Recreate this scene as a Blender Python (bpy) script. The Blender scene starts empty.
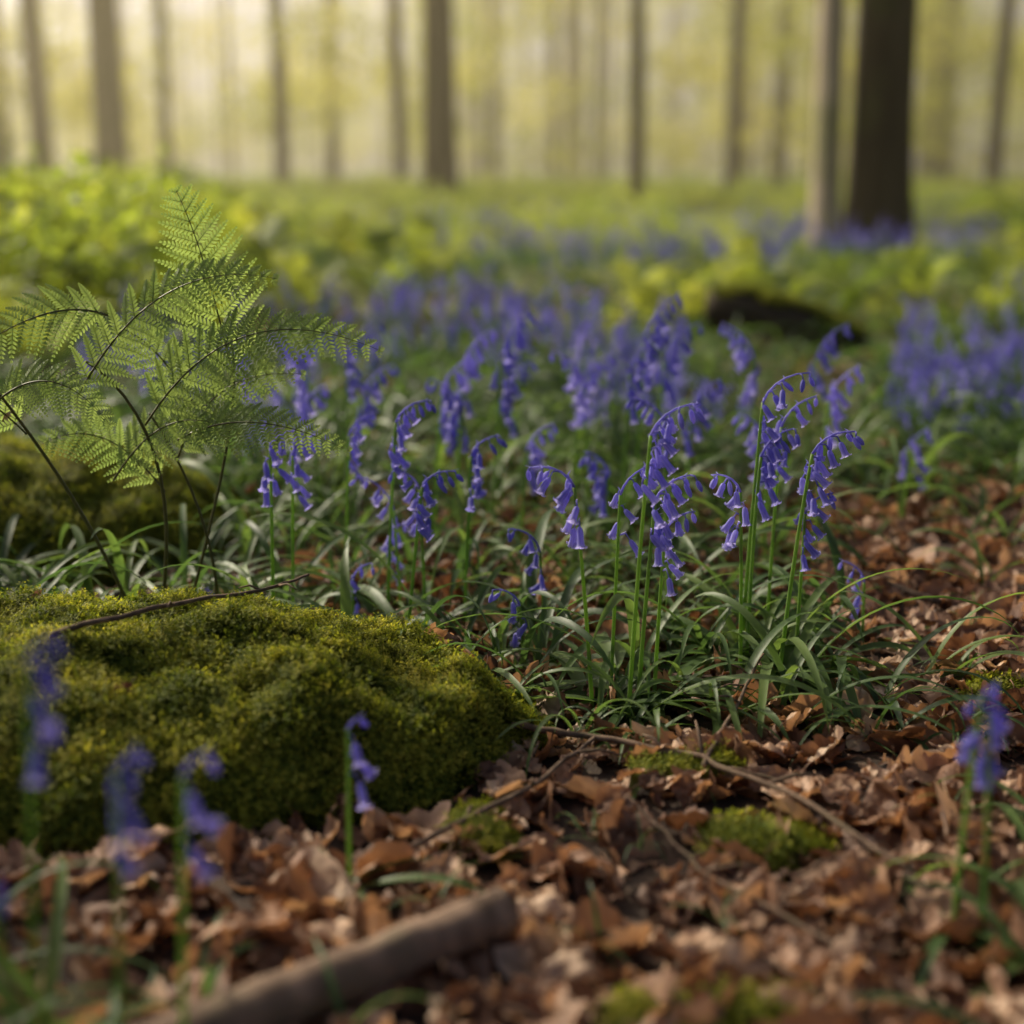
import bpy, math, random
from mathutils import Vector, Matrix, noise, Euler
R=random.Random(7)
scene=bpy.context.scene
scene.view_settings.view_transform='Standard'; scene.view_settings.look='None'; scene.view_settings.exposure=0
rad=math.radians
SUN_EL=rad(33); SUN_AZ=rad(-46)
TS=Vector((math.sin(SUN_AZ)*math.cos(SUN_EL), math.cos(SUN_AZ)*math.cos(SUN_EL), math.sin(SUN_EL)))
def N(x,y,z=0): return noise.noise(Vector((x,y,z)))
def U(a,b): return R.uniform(a,b)

# ------------------------------------------------------------------ materials
def newmat(name):
    m=bpy.data.materials.new(name); m.use_nodes=True
    nt=m.node_tree; nt.nodes.clear()
    return m,nt,nt.nodes,nt.links
def ramp(nodes,cols):
    r=nodes.new('ShaderNodeValToRGB'); e=r.color_ramp.elements
    while len(e)<len(cols): e.new(0.5)
    for i,(p,c) in enumerate(cols):
        e[i].position=p; e[i].color=(c[0],c[1],c[2],1)
    return r
def mat_foliage(name, cols, trans=0.35, tboost=1.5, rough=0.5, nscale=6.0, dark=(0.35,0.35,0.3), spec=0.4, bump=0.0, bscale=200, nw=0.6, tint=(1,1,0.6), gain=1.0):
    m,nt,n,l=newmat(name)
    cols=[(p,tuple(min(.8,q*gain) for q in c)) for p,c in cols]
    out=n.new('ShaderNodeOutputMaterial')
    oi=n.new('ShaderNodeObjectInfo'); geo=n.new('ShaderNodeNewGeometry')
    nz=n.new('ShaderNodeTexNoise'); nz.inputs['Scale'].default_value=nscale; nz.inputs['Detail'].default_value=2
    l.new(geo.outputs['Position'],nz.inputs['Vector'])
    ma=n.new('ShaderNodeMath'); ma.operation='MULTIPLY_ADD'; l.new(nz.outputs['Fac'],ma.inputs[0]); ma.inputs[1].default_value=nw*2; 
    m2=n.new('ShaderNodeMath'); m2.operation='MULTIPLY_ADD'; l.new(oi.outputs['Random'],m2.inputs[0]); m2.inputs[1].default_value=1-nw*0.5; m2.inputs[2].default_value=-nw*0.75
    l.new(m2.outputs[0],ma.inputs[2])
    rp=ramp(n,cols); l.new(ma.outputs[0],rp.inputs[0])
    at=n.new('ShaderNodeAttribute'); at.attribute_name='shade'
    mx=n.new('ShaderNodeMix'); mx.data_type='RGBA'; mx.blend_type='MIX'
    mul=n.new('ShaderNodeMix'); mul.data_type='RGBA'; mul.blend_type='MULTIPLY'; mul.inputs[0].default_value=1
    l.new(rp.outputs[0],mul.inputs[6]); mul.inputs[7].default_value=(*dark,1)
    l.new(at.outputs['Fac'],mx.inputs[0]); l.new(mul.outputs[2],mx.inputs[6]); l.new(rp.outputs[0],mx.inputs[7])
    p=n.new('ShaderNodeBsdfPrincipled'); p.inputs['Roughness'].default_value=rough; p.inputs['Specular IOR Level'].default_value=spec
    l.new(mx.outputs[2],p.inputs['Base Color'])
    if bump>0:
        bn=n.new('ShaderNodeTexNoise'); bn.inputs['Scale'].default_value=bscale; l.new(geo.outputs['Position'],bn.inputs['Vector'])
        b=n.new('ShaderNodeBump'); b.inputs['Strength'].default_value=bump; b.inputs['Distance'].default_value=0.002
        l.new(bn.outputs['Fac'],b.inputs['Height']); l.new(b.outputs[0],p.inputs['Normal'])
    if trans>0:
        t=n.new('ShaderNodeBsdfTranslucent')
        tb=n.new('ShaderNodeMix'); tb.data_type='RGBA'; tb.blend_type='MULTIPLY'; tb.inputs[0].default_value=1; tb.clamp_result=False
        l.new(mx.outputs[2],tb.inputs[6]); tb.inputs[7].default_value=(tboost*tint[0],tboost*tint[1],tboost*tint[2],1)
        l.new(tb.outputs[2],t.inputs[0])
        ms=n.new('ShaderNodeMixShader'); ms.inputs[0].default_value=trans
        l.new(p.outputs[0],ms.inputs[1]); l.new(t.outputs[0],ms.inputs[2]); l.new(ms.outputs[0],out.inputs[0])
    else: l.new(p.outputs[0],out.inputs[0])
    return m
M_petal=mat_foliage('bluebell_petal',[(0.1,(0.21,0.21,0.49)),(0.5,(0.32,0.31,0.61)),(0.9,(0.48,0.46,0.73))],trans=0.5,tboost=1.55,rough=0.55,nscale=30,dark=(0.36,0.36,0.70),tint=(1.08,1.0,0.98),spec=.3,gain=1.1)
M_stem=mat_foliage('bluebell_stem',[(0.2,(0.10,0.17,0.04)),(0.8,(0.17,0.26,0.06))],trans=0.4,tboost=1.9,rough=0.45,nscale=10,gain=1.35)
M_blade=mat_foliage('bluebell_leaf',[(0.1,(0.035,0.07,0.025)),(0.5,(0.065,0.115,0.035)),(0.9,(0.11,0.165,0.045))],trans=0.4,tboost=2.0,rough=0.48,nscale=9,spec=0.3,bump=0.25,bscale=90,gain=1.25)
M_fern=mat_foliage('fern_green',[(0.1,(0.11,0.17,0.055)),(0.5,(0.16,0.23,0.08)),(0.9,(0.22,0.29,0.11))],trans=0.45,tboost=1.8,rough=0.55,nscale=12,spec=.25,gain=1.25)
M_fernstem=mat_foliage('fern_stem',[(0.2,(0.06,0.045,0.02)),(0.8,(0.12,0.12,0.04))],trans=0,rough=0.5)
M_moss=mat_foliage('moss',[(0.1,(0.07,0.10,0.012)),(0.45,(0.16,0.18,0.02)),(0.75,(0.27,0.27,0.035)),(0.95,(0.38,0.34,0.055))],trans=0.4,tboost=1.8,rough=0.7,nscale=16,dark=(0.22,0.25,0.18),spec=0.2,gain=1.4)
M_dead=mat_foliage('dead_leaf',[(0.0,(0.075,0.038,0.022)),(0.3,(0.16,0.085,0.05)),(0.55,(0.26,0.155,0.095)),(0.8,(0.38,0.255,0.165)),(1.0,(0.5,0.38,0.27))],trans=0.22,tboost=1.4,rough=0.6,nscale=25,dark=(0.5,0.42,0.35),bump=0.5,bscale=180,nw=0.35,tint=(1.1,0.85,0.55),spec=0.3,gain=1.35)
M_under=mat_foliage('undergrowth_leaf',[(0.1,(0.10,0.155,0.03)),(0.5,(0.19,0.25,0.05)),(0.9,(0.30,0.34,0.08))],trans=0.5,tboost=2.1,rough=0.5,nscale=1.5,tint=(1.1,1,.5),spec=.25,gain=1.2)
M_crown=mat_foliage('beech_leaf',[(0.1,(0.18,0.21,0.035)),(0.5,(0.29,0.295,0.06)),(0.9,(0.40,0.37,0.09))],trans=0.5,tboost=2.1,rough=0.5,nscale=0.5,tint=(1.06,1.0,0.6),spec=.2,gain=1.12)
def mat_bark(name,c1,c2,moss,scale=6,bump=1.0):
    m,nt,n,l=newmat(name); out=n.new('ShaderNodeOutputMaterial')
    p=n.new('ShaderNodeBsdfPrincipled'); p.inputs['Roughness'].default_value=0.85; p.inputs['Specular IOR Level'].default_value=0.2
    geo=n.new('ShaderNodeNewGeometry'); mp=n.new('ShaderNodeMapping'); mp.inputs['Scale'].default_value=(1,1,0.25)
    l.new(geo.outputs['Position'],mp.inputs[0])
    nz=n.new('ShaderNodeTexNoise'); nz.inputs['Scale'].default_value=scale; nz.inputs['Detail'].default_value=8; l.new(mp.outputs[0],nz.inputs['Vector'])
    rp=ramp(n,[(0.3,c1),(0.7,c2)]); l.new(nz.outputs['Fac'],rp.inputs[0])
    n2=n.new('ShaderNodeTexNoise'); n2.inputs['Scale'].default_value=scale*0.35; n2.inputs['Detail'].default_value=5; l.new(geo.outputs['Position'],n2.inputs['Vector'])
    r2=ramp(n,[(0.5,(0,0,0)),(0.62,(1,1,1))]); l.new(n2.outputs['Fac'],r2.inputs[0])
    mx=n.new('ShaderNodeMix'); mx.data_type='RGBA'; l.new(r2.outputs[0],mx.inputs[0]); l.new(rp.outputs[0],mx.inputs[6]); mx.inputs[7].default_value=(*moss,1)
    l.new(mx.outputs[2],p.inputs['Base Color'])
    b=n.new('ShaderNodeBump'); b.inputs['Strength'].default_value=bump; b.inputs['Distance'].default_value=0.1/scale
    l.new(nz.outputs['Fac'],b.inputs['Height']); l.new(b.outputs[0],p.inputs['Normal'])
    l.new(p.outputs[0],out.inputs[0]); return m
M_bark=mat_bark('tree_bark',(0.035,0.026,0.015),(0.09,0.07,0.042),(0.06,0.06,0.022),5)
M_bark_pale_sunlit=mat_bark('pale_sunlit_bark',(0.4,0.32,0.23),(0.6,0.5,0.38),(0.35,0.32,0.18),5)  # pale tone; on the near trunk it paints in sunlight
M_twig=mat_bark('twig_bark',(0.07,0.045,0.03),(0.22,0.15,0.1),(0.12,0.09,0.055),90,0.6)
M_branch=mat_bark('branch_bark',(0.09,0.06,0.04),(0.32,0.22,0.15),(0.17,0.13,0.085),45,0.8)
def mat_ground():
    m,nt,n,l=newmat('forest_soil'); out=n.new('ShaderNodeOutputMaterial')
    p=n.new('ShaderNodeBsdfPrincipled'); p.inputs['Roughness'].default_value=0.95
    geo=n.new('ShaderNodeNewGeometry')
    nz=n.new('ShaderNodeTexNoise'); nz.inputs['Scale'].default_value=28; nz.inputs['Detail'].default_value=8; l.new(geo.outputs['Position'],nz.inputs['Vector'])
    rp=ramp(n,[(0.3,(0.018,0.011,0.007)),(0.55,(0.05,0.03,0.018)),(0.75,(0.12,0.07,0.04))]); l.new(nz.outputs['Fac'],rp.inputs[0])
    n2=n.new('ShaderNodeTexNoise'); n2.inputs['Scale'].default_value=0.6; n2.inputs['Detail'].default_value=6; l.new(geo.outputs['Position'],n2.inputs['Vector'])
    sp=n.new('ShaderNodeSeparateXYZ'); l.new(geo.outputs['Position'],sp.inputs[0])
    mr=n.new('ShaderNodeMapRange'); mr.inputs[1].default_value=3; mr.inputs[2].default_value=9; l.new(sp.outputs[1],mr.inputs[0])
    g=ramp(n,[(0.3,(0.16,0.19,0.05)),(0.7,(0.3,0.3,0.1))]); l.new(n2.outputs['Fac'],g.inputs[0])
    mx=n.new('ShaderNodeMix'); mx.data_type='RGBA'; l.new(mr.outputs[0],mx.inputs[0]); l.new(rp.outputs[0],mx.inputs[6]); l.new(g.outputs[0],mx.inputs[7])
    l.new(mx.outputs[2],p.inputs['Base Color'])
    b=n.new('ShaderNodeBump'); b.inputs['Distance'].default_value=0.01; l.new(nz.outputs['Fac'],b.inputs['Height']); l.new(b.outputs[0],p.inputs['Normal'])
    l.new(p.outputs[0],out.inputs[0]); return m
M_ground=mat_ground()

# ------------------------------------------------------------------ mesh builder
class MB:
    def __init__(s): s.v=[];s.f=[];s.m=[];s.s=[]
    def add(s,vs,fs,mi,sh):
        o=len(s.v); s.v.extend(vs); s.f.extend([tuple(i+o for i in f) for f in fs]); s.m.extend([mi]*len(fs))
        s.s.extend(sh if isinstance(sh,list) else [sh]*len(vs))
    def tube(s,pts,rads,sides,mi,sh=1.0,lump=0):
        pts=[Vector(p) for p in pts]; n=len(pts); vs=[];fs=[];ss=[]
        t0=(pts[1]-pts[0]).normalized(); ref=Vector((1,0,0)) if abs(t0.x)<0.8 else Vector((0,1,0))
        nx=t0.cross(ref).normalized()
        for i in range(n):
            t=(pts[min(i+1,n-1)]-pts[max(i-1,0)]).normalized()
            nx=(nx-t*nx.dot(t)).normalized(); ny=t.cross(nx)
            for k in range(sides):
                a=2*math.pi*k/sides; r=rads[i]
                if lump: r*=1+lump*N(math.cos(a)*2+i*0.35,math.sin(a)*2,i*0.2+pts[0].x*3)
                vs.append(pts[i]+nx*(math.cos(a)*r)+ny*(math.sin(a)*r)); ss.append(sh)
        for i in range(n-1):
            for k in range(sides):
                k2=(k+1)%sides; fs.append((i*sides+k,i*sides+k2,(i+1)*sides+k2,(i+1)*sides+k))
        fs.append(tuple(reversed(range(sides)))); fs.append(tuple((n-1)*sides+k for k in range(sides)))
        s.add(vs,fs,mi,ss)
    def ribbon(s,pts,ws,sides,keel,mi,shades):
        vs=[];fs=[];ss=[];n=len(pts)
        for i in range(n):
            t=(pts[min(i+1,n-1)]-pts[max(i-1,0)]).normalized(); sd=sides[i]; up=sd.cross(t).normalized()
            if up.z<0: up=-up
            vs+= [pts[i]-sd*ws[i]+up*(keel*ws[i]), pts[i], pts[i]+sd*ws[i]+up*(keel*ws[i])]; ss+=[shades[i],shades[i]*.8,shades[i]]
        for i in range(n-1):
            a=i*3; fs+=[(a,a+1,a+4,a+3),(a+1,a+2,a+5,a+4)]
        s.add(vs,fs,mi,ss)
    def mesh(s,name,mats):
        me=bpy.data.meshes.new(name); me.from_pydata([tuple(v) for v in s.v],[],s.f)
        me.polygons.foreach_set('material_index',s.m); me.polygons.foreach_set('use_smooth',[True]*len(s.f))
        a=me.attributes.new('shade','FLOAT','POINT'); a.data.foreach_set('value',s.s)
        for m in mats: me.materials.append(m)
        me.update(); return me
    def obj(s,name,mats,parent=None,link=True):
        o=bpy.data.objects.new(name,s.mesh(name,mats))
        if link: scene.collection.objects.link(o)
        if parent: o.parent=parent
        return o
def coll(name,objs):
    c=bpy.data.collections.new(name)
    for o in objs: c.objects.link(o)
    return c
def scatter(name,items,col,parent=None):
    me=bpy.data.meshes.new(name); me.from_pydata([tuple(i[0]) for i in items],[],[])
    a=me.attributes.new('rot','FLOAT_VECTOR','POINT'); a.data.foreach_set('vector',[c for i in items for c in i[1]])
    a=me.attributes.new('scl','FLOAT','POINT'); a.data.foreach_set('value',[float(i[2]) for i in items])
    a=me.attributes.new('idx','INT','POINT'); a.data.foreach_set('value',[int(i[3]) for i in items])
    o=bpy.data.objects.new(name,me); scene.collection.objects.link(o)
    if parent: o.parent=parent
    ng=bpy.data.node_groups.new(name,'GeometryNodeTree')
    ng.interface.new_socket('Geometry',in_out='INPUT',socket_type='NodeSocketGeometry'); ng.interface.new_socket('Geometry',in_out='OUTPUT',socket_type='NodeSocketGeometry')
    n=ng.nodes;l=ng.links; gi=n.new('NodeGroupInput'); go=n.new('NodeGroupOutput')
    mp=n.new('GeometryNodeMeshToPoints'); l.new(gi.outputs[0],mp.inputs[0])
    ip=n.new('GeometryNodeInstanceOnPoints'); l.new(mp.outputs[0],ip.inputs['Points'])
    ci=n.new('GeometryNodeCollectionInfo'); ci.inputs['Collection'].default_value=col; ci.inputs['Separate Children'].default_value=True; ci.inputs['Reset Children'].default_value=True
    l.new(ci.outputs[0],ip.inputs['Instance']); ip.inputs['Pick Instance'].default_value=True
    def na(nm,ty):
        q=n.new('GeometryNodeInputNamedAttribute'); q.data_type=ty; q.inputs['Name'].default_value=nm
        return [x for x in q.outputs if x.enabled and x.name=='Attribute'][0]
    er=n.new('FunctionNodeEulerToRotation'); l.new(na('rot','FLOAT_VECTOR'),er.inputs[0]); l.new(er.outputs[0],ip.inputs['Rotation'])
    l.new(na('scl','FLOAT'),ip.inputs['Scale']); l.new(na('idx','INT'),ip.inputs['Instance Index'])
    l.new(ip.outputs[0],go.inputs[0])
    md=o.modifiers.new('instances','NODES'); md.node_group=ng
    return o

# ------------------------------------------------------------------ terrain
MOUNDS=[(-0.42,1.33,0.43,0.245,0.115),(-0.82,2.1,0.42,0.26,0.15)]
def mound(k,x,y):
    cx,cy,a,b,H=k; dx=(x-cx)/a; dy=(y-cy)/b; r=math.sqrt(dx*dx+dy*dy)*(1+0.14*N(x*4+9,y*4,3))
    if r>=1: return -0.03
    big=1 if H>.05 else .35
    return H*(1-r**2.3)**0.55*(1+0.25*N(x*5,y*5,8)) + big*(0.026*N(x*13,y*13,2) + 0.017*N(x*33,y*33,5))
def gz(x,y):
    near=0.014*N(x*2.2,y*2.2)+0.007*N(x*7,y*7,4)
    f=min(1,max(0,(y-5)/15)); 
    return near+f*0.10*N(x*0.12,y*0.12,7)
def top(x,y):
    z=gz(x,y)
    for k in MOUNDS:
        h=mound(k,x,y)
        if h>0: z=max(z,h)
    return z
def grid():
    xs=[math.sinh(t)*0.35 for t in [i/100*7.3 for i in range(-100,101)]]
    ys=[-3+i*0.12 for i in range(30)]+[0.6+i*0.04 for i in range(60)]
    y=3.0; st=0.05
    while y<400: ys.append(y); y+=st; st*=1.045
    mb=MB(); nx=len(xs)
    vs=[Vector((x,yy,gz(x,yy))) for yy in ys for x in xs]
    fs=[(j*nx+i,j*nx+i+1,(j+1)*nx+i+1,(j+1)*nx+i) for j in range(len(ys)-1) for i in range(nx-1)]
    mb.add(vs,fs,0,1.0); return mb.obj('ground',[M_ground])
grid()

# ------------------------------------------------------------------ moss
def sprig():
    mb=MB(); h=U(0.010,0.018)
    for a in range(R.randint(3,4)):
        az=U(0,6.28); ln=Vector((math.cos(az),math.sin(az),0)); tip=ln*U(0.002,0.010)+Vector((0,0,h*U(0.7,1)))
        for j in range(8):
            t=0.2+0.8*j/7; p=tip*t; b=U(0,6.28); d=Vector((math.cos(b),math.sin(b),U(0.1,0.9))).normalized()*U(0.003,0.005)
            sd=d.cross(Vector((0,0,1))).normalized()*0.0008
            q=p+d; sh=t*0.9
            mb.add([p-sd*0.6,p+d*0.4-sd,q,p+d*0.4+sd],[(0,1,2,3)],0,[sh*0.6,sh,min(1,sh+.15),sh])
    return mb.obj('moss_sprig',[M_moss],link=False)
C_moss=coll('moss_sprigs',[sprig() for _ in range(6)])
def build_moss(k,name,n):
    cx,cy,a,b,H=k; mb=MB(); RR,SS=40,110; vs=[];fs=[]
    for i in range(RR+1):
        r=1.12*(i/RR)
        for j in range(SS):
            t=2*math.pi*j/SS; x=cx+a*r*math.cos(t); y=cy+b*r*math.sin(t)
            vs.append(Vector((x,y,mound(k,x,y) if H>0.05 else gz(x,y)+mound(k,x,y))))
    for i in range(RR):
        for j in range(SS):
            j2=(j+1)%SS; fs.append((i*SS+j,(i+1)*SS+j,(i+1)*SS+j2,i*SS+j2))
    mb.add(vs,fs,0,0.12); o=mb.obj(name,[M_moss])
    items=[]; e=0.004; tries=0
    while len(items)<n and tries<n*12:
        tries+=1
        t=U(0,6.28); r=math.sqrt(U(0,1))*1.05; x=cx+a*r*math.cos(t); y=cy+b*r*math.sin(t)
        h=mound(k,x,y)
        if h<-0.008: continue
        gx=(mound(k,x+e,y)-h)/e; gy=(mound(k,x,y+e)-h)/e
        w=math.sqrt(1+gx*gx+gy*gy)
        if U(0,2.5)>w: continue
        nrm=Vector((-max(-2,min(2,gx)),-max(-2,min(2,gy)),1.2)).normalized()
        q=nrm.to_track_quat('Z','Y').to_matrix()@Matrix.Rotation(U(0,6.28),3,'Z')
        s=U(0.7,1.35)*(1+0.6*N(x*20,y*20,9))
        items.append((Vector((x,y,(h if H>0.05 else gz(x,y)+h)-0.001)),q.to_euler(),s,R.randint(0,5)))
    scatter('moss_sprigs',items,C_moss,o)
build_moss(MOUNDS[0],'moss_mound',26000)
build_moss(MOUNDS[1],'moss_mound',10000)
for k,n in [((0.215,1.10,0.05,0.035,0.018),1500),((0.16,1.24,0.045,0.025,0.014),900),((0.13,0.84,0.07,0.025,0.012),1100),((0.56,1.44,0.07,0.03,0.014),1200),((-0.03,1.12,0.025,0.04,0.015),600)]:
    build_moss(k,'moss_patch',n)

# ------------------------------------------------------------------ dead leaves
def dead_leaf(kind):
    mb=MB(); L=U(0.042,0.07); W=L*U(0.26,0.38); rows=16; cols=6
    bend=U(-1.4,2.4); fold=U(0.05,0.8); sd=U(0,100); tw=U(-1.2,1.2); vs=[];ss=[];fs=[]
    ang=-bend/2; x=0; z=0
    for i in range(rows+1):
        t=i/rows; w=W*math.sin(math.pi*t**0.85)**0.8
        if kind==1: w*=0.72+0.38*abs(math.sin(t*math.pi*4.0))
        if kind==2: w*=1.2*(0.6+0.5*abs(math.sin(t*math.pi*2.5+0.4)))
        if kind==0: w*=1+0.05*(i%2)
        w=max(w,0.0005)
        for j in range(cols+1):
            u=j/cols*2-1; yy=u*w*(1+.25*N(t*5+sd,u*3,7)*abs(u)); zz=z+fold*abs(u)**1.3*w*1.2+0.009*N(t*4+sd,u*2,sd)+0.0012*math.cos(t*40-abs(u)*6)*abs(u)
            zz+=tw*u*w*t*0.8
            xx=x+abs(u)*w*0.25
            vs.append(Vector((xx,yy,zz))); ss.append(0.25 if j==cols//2 else 1.0-0.6*max(0,N(t*9+sd,u*5,1)))
        x+=L/rows*math.cos(ang); z+=L/rows*math.sin(ang); ang+=bend/rows
    c=sum((v.z for v in vs))/len(vs); vs=[v-Vector((L/2,0,c)) for v in vs]
    n=cols+1
    fs=[(i*n+j,i*n+j+1,(i+1)*n+j+1,(i+1)*n+j) for i in range(rows) for j in range(cols) if not (kind==1 and sd>60 and i>rows*0.6 and j<2)]
    mb.add(vs,fs,0,ss)
    mb.tube([vs[cols//2],vs[cols//2]+Vector((-0.008,0.001,0.002)),vs[cols//2]+Vector((-0.016,0.004,0.001))],[0.0007]*3,4,0,0.3)
    return mb.obj('dead_leaf',[M_dead],link=False)
C_dead=coll('dead_leaves',[dead_leaf([0,1,0,2,0,1][i%6]) for i in range(20)])
items=[]
def add_leaf(x,y,lift,smin=0.5,smax=1.15,tilt=0.38):
    q=U(0,1); s=U(smin,smax)*(.5 if q<.35 else 1.35 if q>.86 else 1)
    items.append((Vector((x,y,top(x,y)+lift)),(R.gauss(0,tilt),R.gauss(0,tilt),U(0,6.28)) if U(0,1)>.07 else (U(0,3),U(0,3),U(0,6.28)),s,R.randint(0,19)))
n=0
while n<8000:
    y=0.45+2.3*U(0,1)**1.1; hw=0.35+y*0.5; x=U(-hw,hw)
    m=max(mound(k,x,y) for k in MOUNDS)
    if m>-0.02: continue
    add_leaf(x,y,U(0.002,0.02)); n+=1
for i in range(3000):
    y=2.7+4*U(0,1)**1.4; hw=0.5+y*0.55; add_leaf(U(-hw,hw),y,U(0.002,0.02),0.8,1.3)
for x,y in [(-0.27,1.47),(-0.5,1.42),(-.35,1.2)]: add_leaf(x,y,0.012,0.4,0.6)
for x,y in [(-0.06,1.46),(-0.09,1.48),(-0.02,1.44),(-0.05,1.49)]:
    add_leaf(x,y,0.03,1.1,1.3,0.4)
scatter('leaf_litter',items,C_dead)

# ------------------------------------------------------------------ bluebells
def bell(mb,p,ax,L,Rr,openn):
    ax=ax.normalized(); ref=Vector((0,0,1)) if abs(ax.z)<0.9 else Vector((1,0,0))
    u=ax.cross(ref).normalized(); v=ax.cross(u); ph=U(0,6.28)
    if openn: prof=[(0,0.28),(0.08,0.75),(0.3,1.0),(0.6,1.0),(0.8,1.15),(0.93,1.55),(0.96,1.95),(0.88,2.2)]
    else: prof=[(0,0.3),(0.12,0.75),(0.35,0.95),(0.6,0.95),(0.8,0.75),(0.92,0.45),(1.0,0.08)]
    n=len(prof)
    for k in range(6):
        a0=ph+k*math.pi/3; ro=1.0 if k%2 else 1.05; vs=[];ss=[]
        for i,(z,r) in enumerate(prof):
            t=i/(n-1)
            hw=math.pi/6*1.15
            if openn and i>=4: hw*= [1,0.8,0.55,0.12][i-4]
            for q in (-1,0,1):
                a=a0+q*hw; rr=r*Rr*ro*(1.0 if q else 1.1 if t<.8 else 1.0)
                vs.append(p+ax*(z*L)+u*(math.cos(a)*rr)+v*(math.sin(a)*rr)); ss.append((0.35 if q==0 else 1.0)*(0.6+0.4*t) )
        fs=[]
        for i in range(n-1):
            a=i*3; fs+=[(a,a+1,a+4,a+3),(a+1,a+2,a+5,a+4)]
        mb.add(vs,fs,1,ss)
def strap(mb,base,az,L,W,el,curv,mi=2,ground=True,tw=None):
    n=14; p=Vector(base); e=el; pts=[p.copy()]; sds=[]; d2=az; tw=U(-.5,.5) if tw is None else tw
    for i in range(n):
        st=L/n; p=p+Vector((math.cos(d2)*math.cos(e),math.sin(d2)*math.cos(e),math.sin(e)))*st
        e-=curv/n*(0.5+1.2*i/n); e=max(e,-1.35); d2+=U(-0.03,0.03)+tw*0.05
        if ground:
            g=top(p.x,p.y)+0.012
            if p.z<g: p.z=g; e=max(e,0.0)*0.5+0.02
        pts.append(p.copy())
    ws=[]
    for i in range(n+1):
        t=i/n; ws.append(W/2*max(0.03,min(1,0.55+1.3*t)*(1-t**4)*(1-0.25*t)))
    for i in range(n+1):
        t=i/n; sd=Vector((-math.sin(az),math.cos(az),0)); sd=(Matrix.Rotation(tw*t*1.6,3,Vector((math.cos(az),math.sin(az),0)))@sd)
        sds.append(sd)
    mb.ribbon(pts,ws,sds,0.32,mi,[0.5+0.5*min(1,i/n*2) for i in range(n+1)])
def stalk(mb,base,H,az,lean,arch,nb,size=1.0,start=0.74):
    n=30; arch*=0.86; L=H*(1.0+0.10*(arch/1.8)); p=Vector(base); pts=[p.copy()]; sw=U(-.05,.05)
    for i in range(n):
        s=i/n; th=lean*(0.6+0.6*s)+(arch*((s-start)/(1-start))**0.8 if s>start else 0)
        d=Vector((math.sin(th)*math.cos(az),math.sin(th)*math.sin(az),math.cos(th))); d+=Vector((-math.sin(az),math.cos(az),0))*sw*math.sin(s*5)
        p=p+d.normalized()*(L/n); pts.append(p.copy())
    cut=int(n*start)
    mb.tube(pts[:cut+2],[0.0023*size*(1-0.35*i/n) for i in range(cut+2)],6,0,1.0)
    mb.tube(pts[cut+1:],[0.0014*size*(1-0.6*i/(n-cut)) for i in range(n-cut)],5,1,0.45)
    ad=Vector((math.cos(az),math.sin(az),0)); sd=Vector((-math.sin(az),math.cos(az),0))
    for i in range(nb):
        f=i/max(1,nb-1); lo=start-0.11*(.28/max(H,.15)); s=lo+(1.0-lo)*f; s=min(1,max(lo,s+U(-.01,.01))); x=s*n; j=min(n-1,int(x)); q=pts[j].lerp(pts[j+1],x-j)
        sg=1 if i%2 else -1; sgn=sg*U(0.3,1.0)
        pl=(0.011-0.005*f)*size*U(.7,1.3)
        down=Vector((0,0,-1))
        o1=(ad*U(-0.4,1.0)+sd*sgn+Vector((0,0,0.3-0.4*f))).normalized()
        k1=q+o1*pl*0.6; k2=k1+(o1*0.5+down*0.9).normalized()*pl*0.6
        mb.tube([q,k1,k2],[0.0008*size]*3,4,1,0.4)
        ax=(down*U(.7,1.0)+ad*U(-0.1,0.8)+sd*sgn*0.5+Vector((U(-.15,.15),U(-.15,.15),0))).normalized()
        if f<0.72: bell(mb,k2,ax,(0.0195-0.003*f)*size*U(.85,1.1),0.0028*size,True)
        else: bell(mb,k2,ax,(0.0170-0.006*(f-.7)/.3)*size,0.0023*size,False)
        br=o1.lerp(Vector((0,0,1)),0.2).normalized()*0.010*size; w=ad*0.0009
        mb.add([q-w,q+br*0.6-w*1.2,q+br,q+br*0.6+w],[(0,1,2,3)],1,0.5)
    return pts
MATS=[M_stem,M_petal,M_blade]
def plant(x,y,H,azd,leand=4,archd=105,nb=11,size=1.0,leaves=5,start=0.76,lw=0.011,ll=(0.16,0.30)):
    mb=MB(); z=top(x,y)-0.004
    stalk(mb,(x,y,z),H,rad(azd),rad(leand),rad(archd),nb,size,start)
    for i in range(leaves):
        strap(mb,(x+U(-.008,.008),y+U(-.008,.008),z),U(0,6.28),U(*ll),lw*U(0.7,1.3),rad(U(25,70)),U(1.3,2.4))
    return mb.obj('bluebell',MATS)
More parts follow.
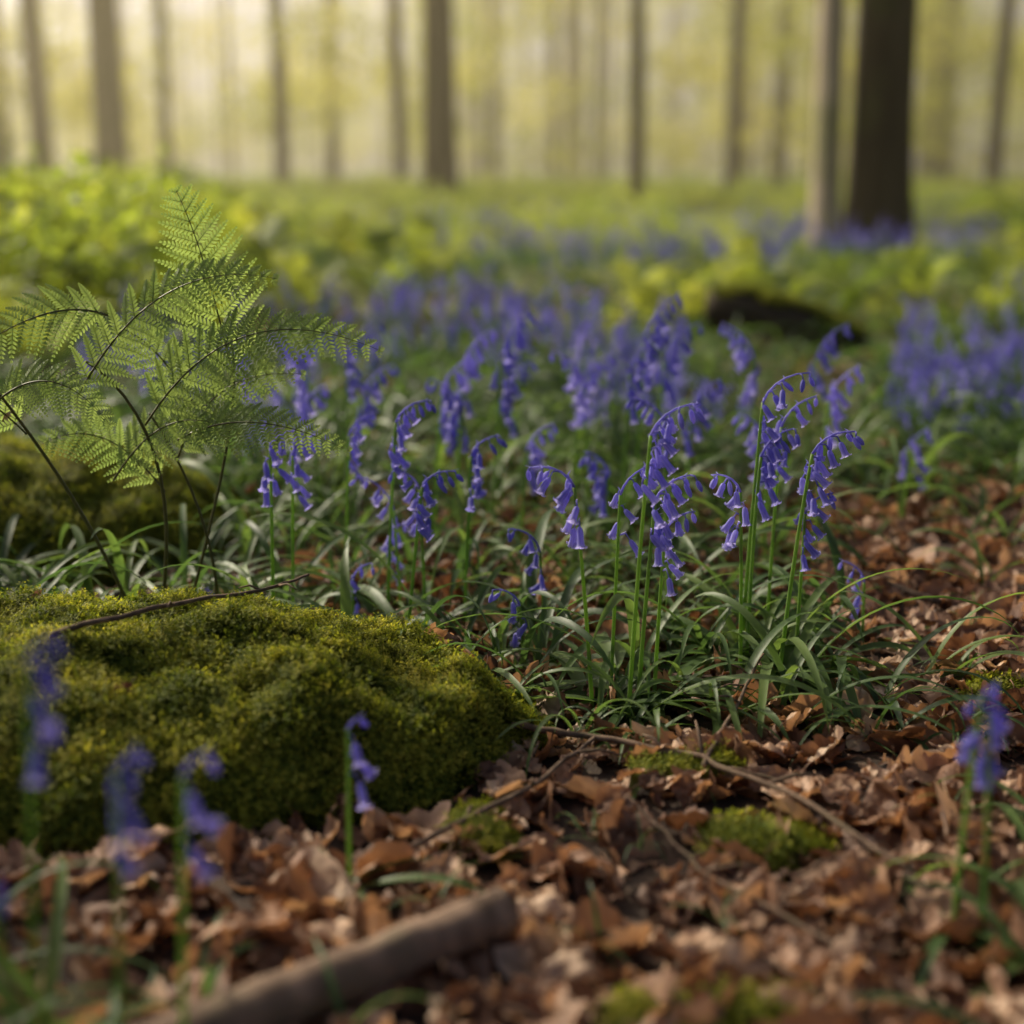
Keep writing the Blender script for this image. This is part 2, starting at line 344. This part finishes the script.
HERO=[
(0.085,1.40,0.265,180,6,120,11,1.15),(0.120,1.385,0.325,8,4,110,14,1.15),(0.132,1.41,0.25,5,4,100,15,1.15),(0.105,1.43,0.25,20,2,100,7,1.0),(0.15,1.42,0.215,-20,3,100,8,1.05),
(0.255,1.50,0.235,200,3,115,10,1.1),(0.265,1.53,0.27,20,3,100,13,1.15),(0.262,1.55,0.33,-10,3,105,10,1.1),(0.29,1.47,0.285,5,7,112,15,1.15),(0.315,1.50,0.21,10,1,110,10,1.05),(0.30,1.6,0.29,10,2,95,10,1.05),
(-0.285,1.62,0.255,-15,1,120,12,1.15),(-0.265,1.64,0.245,5,2,105,10,1.05),
(-0.125,1.60,0.22,0,7,108,12,1.15),(-0.155,1.68,0.28,5,4,112,13,1.1),(-0.06,1.70,0.24,5,3,105,11,1.1),(-0.105,1.66,0.205,180,2,100,8,1.05),(-0.14,1.72,0.19,170,4,90,8,1.0),
(-0.195,1.66,0.095,10,2,100,5,0.95),(0.015,1.52,0.115,185,5,110,6,1.0),(-0.40,1.72,0.05,10,5,90,4,0.9),(-0.16,1.75,0.13,5,3,100,7,0.95),(0.04,1.62,0.16,200,4,100,8,1.0),
(0.20,1.75,0.27,180,3,100,10,1.05),(0.42,1.62,0.11,170,2,90,5,.95),(-.22,1.8,.24,20,3,95,10,1.0)]
for h in HERO:
    x,y,H,az,le,ar,nb,sz=h
    big=H>0.2
    plant(x,y,H*1.05,az,le,ar,nb,sz,leaves=R.randint(5,7) if big else 3,ll=(0.14,0.30) if big else (0.06,0.14),lw=0.016 if big else 0.008,start=.80 if big else .68)
BACK=[(-0.03,2.15,0.36,10,3,60,16),(-0.06,2.05,0.28,180,4,75,12),(-0.12,2.1,0.30,10,4,75,13),(-0.02,2.25,0.27,0,3,80,12),(0.01,2.0,0.22,10,4,80,10),(-.09,2.2,.33,5,3,70,14),
(-0.30,2.2,0.33,190,5,80,13),(-0.36,2.25,0.32,10,5,80,13),(-0.25,2.15,0.29,5,6,80,13),(-0.42,2.35,0.30,180,4,80,12),(-0.33,2.1,0.26,0,4,80,11),(-.28,2.3,.33,0,3,80,12),
(0.12,2.15,0.30,185,3,75,13),(0.16,2.05,0.34,5,3,80,14),(0.19,2.15,0.38,-5,2,70,14),(0.22,2.2,0.33,10,4,80,13),(0.26,2.1,0.26,15,4,85,12),(0.10,2.3,0.27,0,4,80,12),
(0.45,2.05,0.29,5,3,80,12),(0.40,2.25,0.33,190,4,80,13),(0.48,2.3,0.33,10,4,80,12),(0.36,1.95,0.24,200,4,90,11),(0.62,2.2,0.17,10,4,80,8),(0.14,1.9,0.2,200,4,90,10)]
for x,y,H,az,le,ar,nb in BACK: plant(x,y,H,az,le,ar,nb,1.3,leaves=4,start=0.74)
for x,y,H,az,le,ar,nb in [(-0.275,0.72,0.305,0,3,90,6),(-0.232,0.74,0.235,10,3,90,6),(-0.20,0.76,0.225,10,3,80,4),(-0.275,0.70,0.225,180,3,70,4),(-0.30,0.66,0.29,180,3,70,4),(-0.128,1.02,0.15,10,1,80,4),(0.325,0.95,0.20,0,3,90,6),(0.345,0.94,0.19,170,3,90,5),(0.42,1.05,0.2,0,3,90,5)]:
    plant(x,y,H,az,le,ar,nb,1.05,leaves=4,ll=(0.1,0.18),start=.9)

def variant(nb,leaves,H):
    mb=MB()
    stalk(mb,(0,0,-0.005),H,U(0,6.28),rad(U(2,7)),rad(U(60,100)),nb,1.2,U(.70,.78))
    for i in range(leaves):
        strap(mb,(0,0,0),U(0,6.28),U(0.15,0.28),0.013,rad(U(40,80)),U(1.3,2.6),ground=False)
    return mb.obj('bluebell',MATS,link=False)
C_bell=coll('bluebells',[variant(R.randint(9,13),4,U(0.22,0.34)) for _ in range(9)])
def tuft():
    mb=MB()
    for i in range(R.randint(5,8)):
        strap(mb,(U(-.02,.02),U(-.02,.02),-0.003),U(0,6.28),U(0.14,0.30),U(0.009,0.016),rad(U(30,75)),U(1.2,2.7),ground=False)
    for v in mb.v:
        if v.z<0.004: v.z=0.004+U(0,.003)
    return mb.obj('bluebell_leaves',MATS,link=False)
C_tuft=coll('bluebell_leaf_tufts',[tuft() for _ in range(8)])
it=[]
n=0
while n<2500:
    u=U(0,1); y=2.4+17*u**1.3; hw=0.6+y*0.5; x=U(-hw,hw)
    d=N(x*0.7+5,y*0.4,1)+0.45*N(x*2.5,y*1.5,4)
    thr=-0.05
    if y<3: thr=.15
    if x<0 and y<4.2: thr=.22
    if x<-1.2 and 3.8<y<9: thr=0.1
    if 9<y<13 and x<-1: thr=.15
    if -1.4<x<-0.3 and 4.5<y<7: thr=0.2
    if 0.12*y<x<0.30*y and 2.6<y<4.8: n+=.05; continue
    if 0.5<x<1.7 and 4.3<y<5.6: thr=0.3
    if d<thr: n+=0.2; continue
    it.append((Vector((x,y,gz(x,y))),(U(-.1,.1),U(-.1,.1),U(0,6.28)),U(0.65,1.0),R.randint(0,8))); n+=1
for i in range(640):
    y=U(2.7,4.5); x=U(.08,.48)*y
    if N(x*2.2,y*2.2,77)<-.12: continue
    if .12*y<x<.27*y and y>3.1: continue
    it.append((Vector((x,y,gz(x,y))),(U(-.1,.1),U(-.1,.1),U(0,6.28)),U(0.42,.72),R.randint(0,8)))
scatter('bluebell_carpet',it,C_bell)
it=[]
for i in range(800):
    y=1.5+3.0*U(0,1)**1.2; hw=0.3+y*0.48; x=U(-hw,hw)
    if max(mound(k,x,y) for k in MOUNDS)>-0.02: continue
    if y<1.95 and x>0.33: 
        if U(0,1)>0.08: continue
    if y<2.4 and x>0.45 and U(0,1)>0.35: continue
    it.append((Vector((x,y,gz(x,y)+0.004)),(U(-.1,.1),U(-.1,.1),U(0,6.28)),U(0.6,1.1),R.randint(0,7)))
for i in range(1700):
    y=2.4+8*U(0,1)**1.3; hw=0.3+y*0.5; x=U(-hw,hw)
    it.append((Vector((x,y,gz(x,y)+0.004)),(U(-.1,.1),U(-.1,.1),U(0,6.28)),U(0.7,1.2)*(.6 if .12*y<x<.27*y and 3.1<y<4.6 else 1),R.randint(0,7)))
for x,y,s in [(0.02,1.45,.8),(0.2,1.44,.9),(0.28,1.42,.8),(0.38,1.42,.8),(0.44,1.38,.6),(-.05,1.58,.8),(0.34,1.52,.9),(0.14,1.5,1),(.22,1.55,1),(.06,1.34,.6),(-.01,1.40,.6),(.13,1.34,.7),(.29,1.37,.75),(.37,1.34,.7),(.22,1.38,.8),(.48,1.5,.8),(0.40,0.95,.8),(0.36,0.86,.8),(0.47,1.05,.8),(0.34,0.80,.7),(-0.22,0.85,.6),(-0.3,0.8,.8),(-0.1,.8,.5),(-.38,.9,.7),(-.3,.7,.8),(-.7,1.6,.7),(-.55,1.7,.8),(-.35,1.75,.9),(-.28,1.7,.7)]:
    it.append((Vector((x,y,gz(x,y)+0.004)),(0,0,U(0,6.28)),s,R.randint(0,7)))
for i in range(46):
    x=U(-.1,.9); y=U(.85,1.95); it.append((Vector((x,y,gz(x,y)+0.014)),(0,0,U(0,6.28)),U(.12,.32),R.randint(0,7)))
scatter('bluebell_foliage',it,C_tuft)

# ------------------------------------------------------------------ ferns
def bez(p,t):
    pts=[Vector(q) for q in p]
    while len(pts)>1: pts=[pts[i].lerp(pts[i+1],t) for i in range(len(pts)-1)]
    return pts[0]
def frond(mb,ctrl,pl,npn=18,t0=0.08,droop=0.2,face=None,rs=0.0013,cone=0.62,pwf=0.58):
    ns=24; pts=[bez(ctrl,i/ns) for i in range(ns+1)]
    tot=sum((pts[i+1]-pts[i]).length for i in range(ns)); sp=tot*(1-t0)/npn
    mb.tube(pts,[rs*(1-0.8*i/ns) for i in range(ns+1)],4,1,0.8)
    for i in range(npn):
        t=t0+(0.985-t0)*i/(npn-1); p=bez(ctrl,t); tg=(bez(ctrl,min(1,t+.02))-bez(ctrl,t-.02)).normalized()
        fc=Vector(face) if face else Vector((0.1,-0.9,0.5)); fc=fc.normalized()
        sd=tg.cross(fc).normalized(); nm=sd.cross(tg).normalized()
        if nm.dot(fc)<0: nm=-nm
        l=pl*((1-t)/(1-t0))**cone*(0.8+0.2*min(1,(t-t0)*8))*U(.8,1.1)+.003
        for sg in (-1,1):
            d=(sd*sg*0.88+tg*0.6+nm*U(-.3,.2)).normalized()
            pw=sp*pwf*min(1,0.45+l/pl)
            m=max(3,int(l/(pw*0.55))); prev=p
            for j in range(m):
                u=(j+0.6)/m; q=p+d*(l*u)-Vector((0,0,1))*(droop*l*u*u)
                dd=(q-prev).normalized(); prev=q
                s2=dd.cross(nm).normalized(); pl2=pw*(1-u**2)+0.001; w=l/m*0.44
                for s3 in (-1,1):
                    e=(s2*s3*0.9+dd*0.45-nm*U(-.05,.3)).normalized()
                    a=q
                    mb.add([a-dd*w*0.9,a+e*pl2*0.6-dd*w*0.8,a+e*pl2,a+e*pl2*0.6+dd*w*0.8,a+dd*w*0.9],[(0,1,2,3,4)],0,[0.5,0.9,1,0.9,0.5])
            mb.tube([p,p+d*l*0.5-Vector((0,0,droop*l*.25)),p+d*l-Vector((0,0,droop*l))],[rs*0.35,rs*.25,rs*.1],3,0,1.0)
def fern_hero():
    mb=MB()
    def st(c,r0,r1): mb.tube([bez(c,i/14) for i in range(15)],[r0+(r1-r0)*i/14 for i in range(15)],6,1,0.7)
    st([(-0.43,1.60,0.0),(-0.47,1.58,0.16),(-0.52,1.55,0.26),(-0.56,1.5,0.35)],0.0026,0.0015)
    st([(-0.42,1.60,0.0),(-0.40,1.58,0.12),(-0.36,1.56,0.24),(-0.42,1.55,0.33),(-0.46,1.53,0.36)],0.0026,0.0015)
    st([(-0.40,1.62,0.0),(-0.35,1.6,0.16),(-0.30,1.58,0.30),(-0.31,1.57,0.38)],0.0024,0.0012)
    st([(-0.36,1.63,0.0),(-0.33,1.6,0.10),(-0.36,1.58,0.22),(-0.40,1.55,0.30)],0.0022,0.0012)
    frond(mb,[(-0.31,1.58,0.33),(-0.325,1.56,0.43),(-0.335,1.55,0.49),(-0.355,1.54,0.54)],0.08,15,face=(0.2,-1,0.35),droop=0)
    frond(mb,[(-0.47,1.52,0.32),(-0.41,1.51,0.42),(-0.34,1.51,0.47),(-0.245,1.5,0.45)],0.062,20)
    frond(mb,[(-0.40,1.53,0.29),(-0.33,1.51,0.39),(-0.25,1.50,0.425),(-0.135,1.49,0.375)],0.066,22)
    frond(mb,[(-0.43,1.52,0.41),(-0.47,1.5,0.43),(-0.52,1.48,0.41),(-0.58,1.46,0.36)],0.052,14)
    frond(mb,[(-0.37,1.55,0.27),(-0.31,1.53,0.305),(-0.25,1.52,0.30),(-0.175,1.51,0.265)],0.044,18)
    frond(mb,[(-0.55,1.5,0.32),(-0.50,1.49,0.36),(-0.46,1.48,0.35),(-0.42,1.47,0.30)],0.048,14)
    frond(mb,[(-0.53,1.53,0.28),(-0.57,1.5,0.34),(-0.60,1.48,0.36),(-0.66,1.45,0.34)],0.05,14)
    frond(mb,[(-0.45,1.57,0.22),(-0.40,1.55,0.29),(-0.36,1.54,0.31),(-0.30,1.54,0.28)],0.048,14)
    frond(mb,[(-0.40,1.6,0.20),(-0.44,1.58,0.27),(-0.48,1.57,0.29),(-0.53,1.56,0.26)],0.048,14)
    frond(mb,[(-0.36,1.6,0.30),(-0.40,1.6,0.37),(-0.43,1.6,0.40),(-0.48,1.6,0.39)],0.04,14)
    frond(mb,[(-0.38,1.58,0.24),(-0.35,1.56,0.31),(-0.31,1.56,0.35),(-0.23,1.57,0.34)],0.05,16)
    mb.obj('bracken_fern',[M_fern,M_fernstem])
fern_hero()
def fern_var():
    mb=MB()
    for i in range(7):
        a=U(0,6.28); c,s=math.cos(a),math.sin(a); L=U(0.3,0.5); h=U(0.2,0.38)
        frond(mb,[(0,0,0),(c*L*.2,s*L*.2,h),(c*L*.6,s*L*.6,h*1.25),(c*L,s*L,h*0.75)],0.11,14,face=(0,0,1),t0=0.2,rs=.002)
    return mb.obj('fern',[M_under,M_fernstem],link=False)
C_fern=coll('ferns',[fern_var() for _ in range(4)])
it=[]
for x,y,s in [(-0.75,5.0,.9),(-0.5,5.4,.9),(-1.0,5.6,1),(-0.9,4.4,.7),(-.35,6.2,1),(0.62,4.85,.75),(0.9,5.0,.8),(0.45,5.2,.7),(1.15,5.0,.8),(1.5,5.3,.8),(.9,5.6,.9),(2.2,6.5,.7),(2.6,7.2,.8),(-1.3,6.8,1.1),(-2.0,5.5,1.1),(-2.4,6.4,1.2),(-1.7,4.7,.9),(-.9,8,1),(-1.2,3.6,.7),(-1.5,4.1,.8)]:
    it.append((Vector((x,y,gz(x,y))),(0,0,U(0,6.28)),s,R.randint(0,3)))
for i in range(60):
    y=U(5,16); x=U(-0.55*y,-0.16*y) if i<45 else U(.34*y,.5*y); it.append((Vector((x,y,gz(x,y))),(0,0,U(0,6.28)),U(.8,1.3),R.randint(0,3)))
scatter('fern_bed',it,C_fern)

# ------------------------------------------------------------------ leafy undergrowth, shrubs
def leafq(mb,p,d,nrm,L,W,mi=0,sh=1.0):
    sd=d.cross(nrm).normalized()*W/2
    mb.add([p,p+d*L*0.45-sd+nrm*W*.15,p+d*L,p+d*L*0.45+sd+nrm*W*.15],[(0,1,2),(0,2,3)],mi,sh)
def rdir(zmin=-1):
    while 1:
        v=Vector((U(-1,1),U(-1,1),U(zmin,1)))
        if 0.05<v.length<1: return v.normalized()
def clump(nl,rx,h,L,mat,name):
    mb=MB()
    for i in range(nl):
        a=U(0,6.28); r=rx*math.sqrt(U(0,1)); z=h*U(0.15,1)*(1-0.6*(r/rx)**2)
        p=Vector((r*math.cos(a),r*math.sin(a),z)); d=rdir(-.3); nm=rdir(0.2); nm=(nm-d*nm.dot(d)).normalized()
        leafq(mb,p,d,nm,L*U(.6,1.2),L*0.6)
        if i%4==0: mb.tube([Vector((p.x*.3,p.y*.3,0)),p],[0.002,0.001],3,0,0.5)
    return mb.obj(name,[mat],link=False)
C_und=coll('undergrowth_clumps',[clump(110,0.25,0.30,0.045,M_under,'leafy_undergrowth') for _ in range(4)])
it=[]
n=0
while n<2600:
    y=5+42*U(0,1)**1.5; hw=2+y*0.5; x=U(-hw,hw)
    d=N(x*0.3,y*0.2,20)
    left=x<-0.16*y-0.3
    if y<14 and not left and d<0.08: n+=.1; continue
    s=U(.6,1.1)*(1.15 if left and y<16 else .8 if y<14 else 1)*(1+ (y/40))
    if .17*y<x<.34*y and y<13: s*=.45
    it.append((Vector((x,y,gz(x,y)-.02)),(0,0,U(0,6.28)),s,R.randint(0,3))); n+=1
for i in range(170):
    y=U(4.8,12); x=-y*U(0.2,0.5)-.2
    it.append((Vector((x,y,gz(x,y)+U(0,.28))),(0,0,U(0,6.28)),U(1.0,1.6),R.randint(0,3)))
scatter('undergrowth',it,C_und)

def cluster(nl,r,L,name,flat=0.6):
    mb=MB()
    for i in range(nl):
        v=rdir()*r*U(0.1,1)**0.5; v.z*=flat; d=rdir(); nm=rdir(0.0); nm=(nm-d*nm.dot(d)).normalized()
        leafq(mb,v,d,nm,L*U(.7,1.2),L*0.62)
    return mb.obj(name,[M_crown],link=False)
C_big=coll('leaf_clusters',[cluster(150,0.9,0.13,'leaf_cluster') for _ in range(5)])
C_spray=coll('added_shade_sprays',[cluster(75,0.20,0.065,'added_shade_spray') for _ in range(5)])  # small leaf sprays added out of view to shade the near ground
def sung(p,z0=0.1):
    return p-TS*((p.z-z0)/TS.z)
SPOTS=[(0.62,1.86,0.5,0.25),(0.05,1.95,0.45,0.2),(0.38,1.15,0.16,0.10),(0.66,1.25,0.14,0.1),(-0.35,1.42,0.32,0.15),(0.05,1.15,0.12,0.1),(-.1,1.5,.18,.1),(.3,1.5,.15,.08)]
def shaded(g):
    if -3.2<g.x<3.4 and -2.4<g.y<5: return None
    return N(g.x*0.45,g.y*0.3,31)+0.3*N(g.x*1.5,g.y,3)>0.40
def keep(p):  # thins out-of-view crown leaves so sun reaches the visible ground
    g=sung(p); s=shaded(g)
    if s is None: return False
    if -3<=g.y<70 and abs(g.x)<4+abs(g.y)*0.6: return s or U(0,1)<0.03
    return U(0,1)<.6
def tree(x,y,r,h=15,lean=(0,0),mat=None,crown=50,cr=3.6):
    mb=MB(); z0=gz(x,y)-0.15; n=16; pts=[];rr=[]
    for i in range(n+1):
        t=(i/n)**1.6; z=z0+h*t
        pts.append(Vector((x+lean[0]*t*h+0.15*N(z*.2,x)*t*4,y+lean[1]*t*h,z)))
        rr.append(r*(1-0.75*t)*(1+0.35*math.exp(-max(0,(z-z0-.1))/0.22)))
    mb.tube(pts,rr,18,0,1.0,lump=0.12)
    ends=[]
    for k in range(11):
        i=R.randint(n-7,n-1); p=pts[i]; a=U(0,6.28); L=cr*U(.5,1.0); up=U(0.2,1.2)
        c=[p,p+Vector((math.cos(a)*L*.4,math.sin(a)*L*.4,up*L*.3)),p+Vector((math.cos(a)*L,math.sin(a)*L,up*L*.55))]
        q=[bez(c,j/6) for j in range(7)]; mb.tube(q,[rr[i]*0.4*(1-.85*j/6) for j in range(7)],6,0,1.0); ends+=q[2:]
        for m in range(2):
            b=a+U(-1,1); s=q[3+m]; e=s+Vector((math.cos(b),math.sin(b),U(-.1,.6)))*L*.4; mb.tube([s,s.lerp(e,.5),e],[rr[i]*.15,rr[i]*.1,.01],4,0,1.0); ends.append(e)
    o=mb.obj('beech_tree',[mat or M_bark])
    it=[]
    for k in range(crown):
        e=R.choice(ends); p=e+rdir()*U(0.1,1.6)
        if keep(p): it.append((p,(U(-.4,.4),U(-.4,.4),U(0,6.28)),U(.6,1.2),R.randint(0,4)))
    if it: scatter('crown',it,C_big,o)
    return o
TREES=[(-7.1,26,.33,(0,0)),(-8.6,27,.22,(-.03,0)),(-6.6,28,.12,(0,0)),(-4.7,30,.18,(-.02,0)),(-4.4,36,.18,(0,0)),(-2.1,28,.15,(0,0)),(-1.02,21,.255,(-.005,0)),(-.5,42,.2,(0,0)),
(1.70,20,.11,(-.01,0)),(4.05,27,.13,(0,0)),(5.8,32,.18,(0.01,0)),(2.60,10.3,.225,(-.02,0)),(7.9,24,.14,(0.01,0)),(10.6,36,.18,(0,0)),(-10.5,30,.3,(0,0)),(6.6,42,.2,(0,0)),
(-9.5,16.5,.25,(0,0)),(-14,23,.3,(0,0)),(8,14,.3,(0,0)),(12,22,.3,(0,0))]
for x,y,r,ln in TREES: tree(x,y,r,U(14,17),ln)
tree(2.22,10.3,.10,15,(-.01,0),M_bark_pale_sunlit); tree(1.75,40,.22,15,(0,0),M_bark_pale_sunlit)  # near pale trunk: sunlit strip beside the big tree put into bark colour
it=[]; n=0
while n<85:
    g=Vector((U(-1.6,2.0),U(-0.5,2.6) if U(0,1)>.6 else U(-.3,1.1),0.1))
    if any(((g.x-a)/(c+.12))**2+((g.y-b)/(d+.2))**2<1 for a,b,c,d in SPOTS): n+=.2; continue
    z=U(7,9.5); p=g+TS*((z-0.1)/TS.z); it.append((p,(U(-.5,.5),U(-.5,.5),U(0,6.28)),U(.7,1.2),R.randint(0,4))); n+=1
limb=MB()
limb.tube([bez([(-9.5,16.5,6.5),(-10.5,12.5,8),(-9.8,10,8.6)],i/8) for i in range(9)],[.08*(1-.8*i/8) for i in range(9)],6,0,1.0)
lo=limb.obj('added_shade_limb',[M_bark]); scatter('added_shade_sprays',it,C_spray,lo)  # unseen limb and sprays, added to dapple the foreground with shade

mb=MB()
for i in range(110):
    y=U(38,115); x=U(-0.6*y,0.6*y); r=U(.1,.24)*(1 if i%3 else .6); z=gz(x,y)-.2; ln=U(-.03,.03)
    mb.tube([Vector((x+ln*t*14,y,z+14*t)) for t in (0,.03,.2,.5,1)],[r*1.4,r,r*.9,r*.7,r*.3],10,0,1.0)
dt=mb.obj('distant_trees',[M_bark])
it=[]
for i in range(4000):
    y=28+85*U(0,1)**1.1; x=U(-0.62*y,0.62*y); z=0.8+(U(0,1)**0.9)*(3+y*0.14)
    if N(x*.12,y*.1,z*.3)<-0.12: continue
    if x<-.08*y and z>2.2+.05*y and U(0,1)<.6: continue
    it.append((Vector((x,y,z)),(U(-.3,.3),U(-.3,.3),U(0,6.28)),U(.7,1.5),R.randint(0,4)))
scatter('distant_foliage',it,C_big,dt)

# ------------------------------------------------------------------ twigs, branch, log
def twig(name,pts,r0,r1,mat=M_twig,sides=7,side=True,lump=.25):
    mb=MB(); P=[Vector(p) for p in pts]; q=[]
    n=len(P)
    for i in range(n-1):
        for k in range(6):
            t=k/6; p=P[i].lerp(P[i+1],t); p+=Vector((U(-1,1),U(-1,1),U(-.5,.5)))*0.0022; q.append(p)
    q.append(P[-1])
    mb.tube(q,[r0+(r1-r0)*i/(len(q)-1) for i in range(len(q))],sides,0,1.0,lump=lump)
    if side:
        for k in range(3):
            i=R.randint(3,len(q)-3); s=q[i]; e=s+Vector((U(-.05,.05),U(-.04,.04),U(0,.02))); mb.tube([s,s.lerp(e,.5)+Vector((0,0,.004)),e],[r1,r1*.8,r1*.5],5,0,1.0)
    return mb.obj(name,[mat])
twig('twig',[(0.0,1.30,.035),(0.08,1.28,.03),(.175,1.22,.035),(.245,1.12,.04),(.31,1.0,.035)],.0035,.0022)
twig('twig',[(0.175,1.205,.035),(.225,1.33,.045),(.27,1.45,.055)],.0026,.0014)
twig('twig',[(-.43,1.26,.14),(-.35,1.33,.145),(-.26,1.42,.135),(-.22,1.48,.135)],.003,.0014)
twig('twig',[(.55,1.75,.02),(.48,1.82,.03),(.40,1.95,.05)],.005,.003)
twig('twig',[(-.1,1.05,.02),(0.02,1.17,.03),(.08,1.28,.03)],.003,.002)
twig('twig',[(.25,.9,.02),(.15,1.02,.025),(.1,1.15,.03)],.002,.0012)
for i in range(26):
    x=U(-.5,.8); y=U(.75,2.1); a=U(0,3.1); L=U(.04,.12)
    if max(mound(k,x,y) for k in MOUNDS)>-.02: continue
    z=gz(x,y)+.022; twig('twig',[(x,y,z),(x+math.cos(a)*L*.5,y+math.sin(a)*L*.5,z+.005),(x+math.cos(a)*L,y+math.sin(a)*L,z)],.0016,.0008,side=False)
twig('fallen_branch',[(-.36,.66,.03),(-.22,.77,.035),(-.10,.865,.035),(-.005,.935,.04)],.019,.017,M_branch,sides=14,side=False,lump=.15)
LC=[(0.64,4.6,.12),(.85,4.5,.14),(1.1,4.5,.0)]
mb=MB(); P=[bez(LC,i/16) for i in range(17)]
mb.tube(P,[.07*(1-.2*i/16) for i in range(17)],16,0,1.0,lump=.3)
log=mb.obj('fallen_log',[M_bark])
it=[]
for i in range(2600):
    t=U(0,1); c=bez(LC,t); a=U(.7,2.4); r=.066*(1-.2*t)
    if N(t*6,a*2,3)<-.1: continue
    nm=Vector((0.1,-math.cos(a),math.sin(a))); it.append((c+nm*r,nm.to_track_quat('Z','Y').to_euler(),U(1.2,2.2),R.randint(0,5)))
scatter('log_moss',it,C_moss,log)

# ------------------------------------------------------------------ woodland mist
m,nt,n,l=newmat('mist'); out=n.new('ShaderNodeOutputMaterial'); vs=n.new('ShaderNodeVolumeScatter')
vs.inputs['Density'].default_value=0.012; vs.inputs['Anisotropy'].default_value=0.5; vs.inputs['Color'].default_value=(1,.87,.52,1); l.new(vs.outputs[0],out.inputs['Volume'])
mb=MB(); X0,X1,Y0,Y1,Z0,Z1=-75,75,8,125,-1.5,11
mb.add([Vector(p) for p in [(X0,Y0,Z0),(X1,Y0,Z0),(X1,Y1,Z0),(X0,Y1,Z0),(X0,Y0,Z1),(X1,Y0,Z1),(X1,Y1,Z1),(X0,Y1,Z1)]],[(0,3,2,1),(4,5,6,7),(0,1,5,4),(1,2,6,5),(2,3,7,6),(3,0,4,7)],0,1.0)
o=mb.obj('mist',[m])
for p in o.data.polygons: p.use_smooth=False

# ------------------------------------------------------------------ light, world, camera
w=bpy.data.worlds.new('World'); scene.world=w; w.use_nodes=True; nt=w.node_tree
bg=nt.nodes['Background']; sky=nt.nodes.new('ShaderNodeTexSky'); sky.sky_type='NISHITA'; sky.sun_disc=False
sky.sun_elevation=SUN_EL; sky.sun_rotation=SUN_AZ; sky.dust_density=8.0; sky.air_density=0.5; sky.ozone_density=0.2
nt.links.new(sky.outputs[0],bg.inputs[0]); bg.inputs[1].default_value=0.13
sd=bpy.data.lights.new('sun','SUN'); sd.energy=5; sd.angle=rad(0.5); sd.color=(1,.88,.66)
so=bpy.data.objects.new('sun',sd); scene.collection.objects.link(so); so.rotation_euler=(-TS).to_track_quat('-Z','Y').to_euler()
cd=bpy.data.cameras.new('camera'); co=bpy.data.objects.new('camera',cd); scene.collection.objects.link(co)
co.location=(0,0,.56); co.rotation_euler=(rad(76.5),0,0); cd.lens=50; cd.sensor_width=36; cd.clip_start=.02; cd.clip_end=1000
cd.dof.use_dof=True; cd.dof.focus_distance=1.50; cd.dof.aperture_fstop=2.1
scene.camera=co
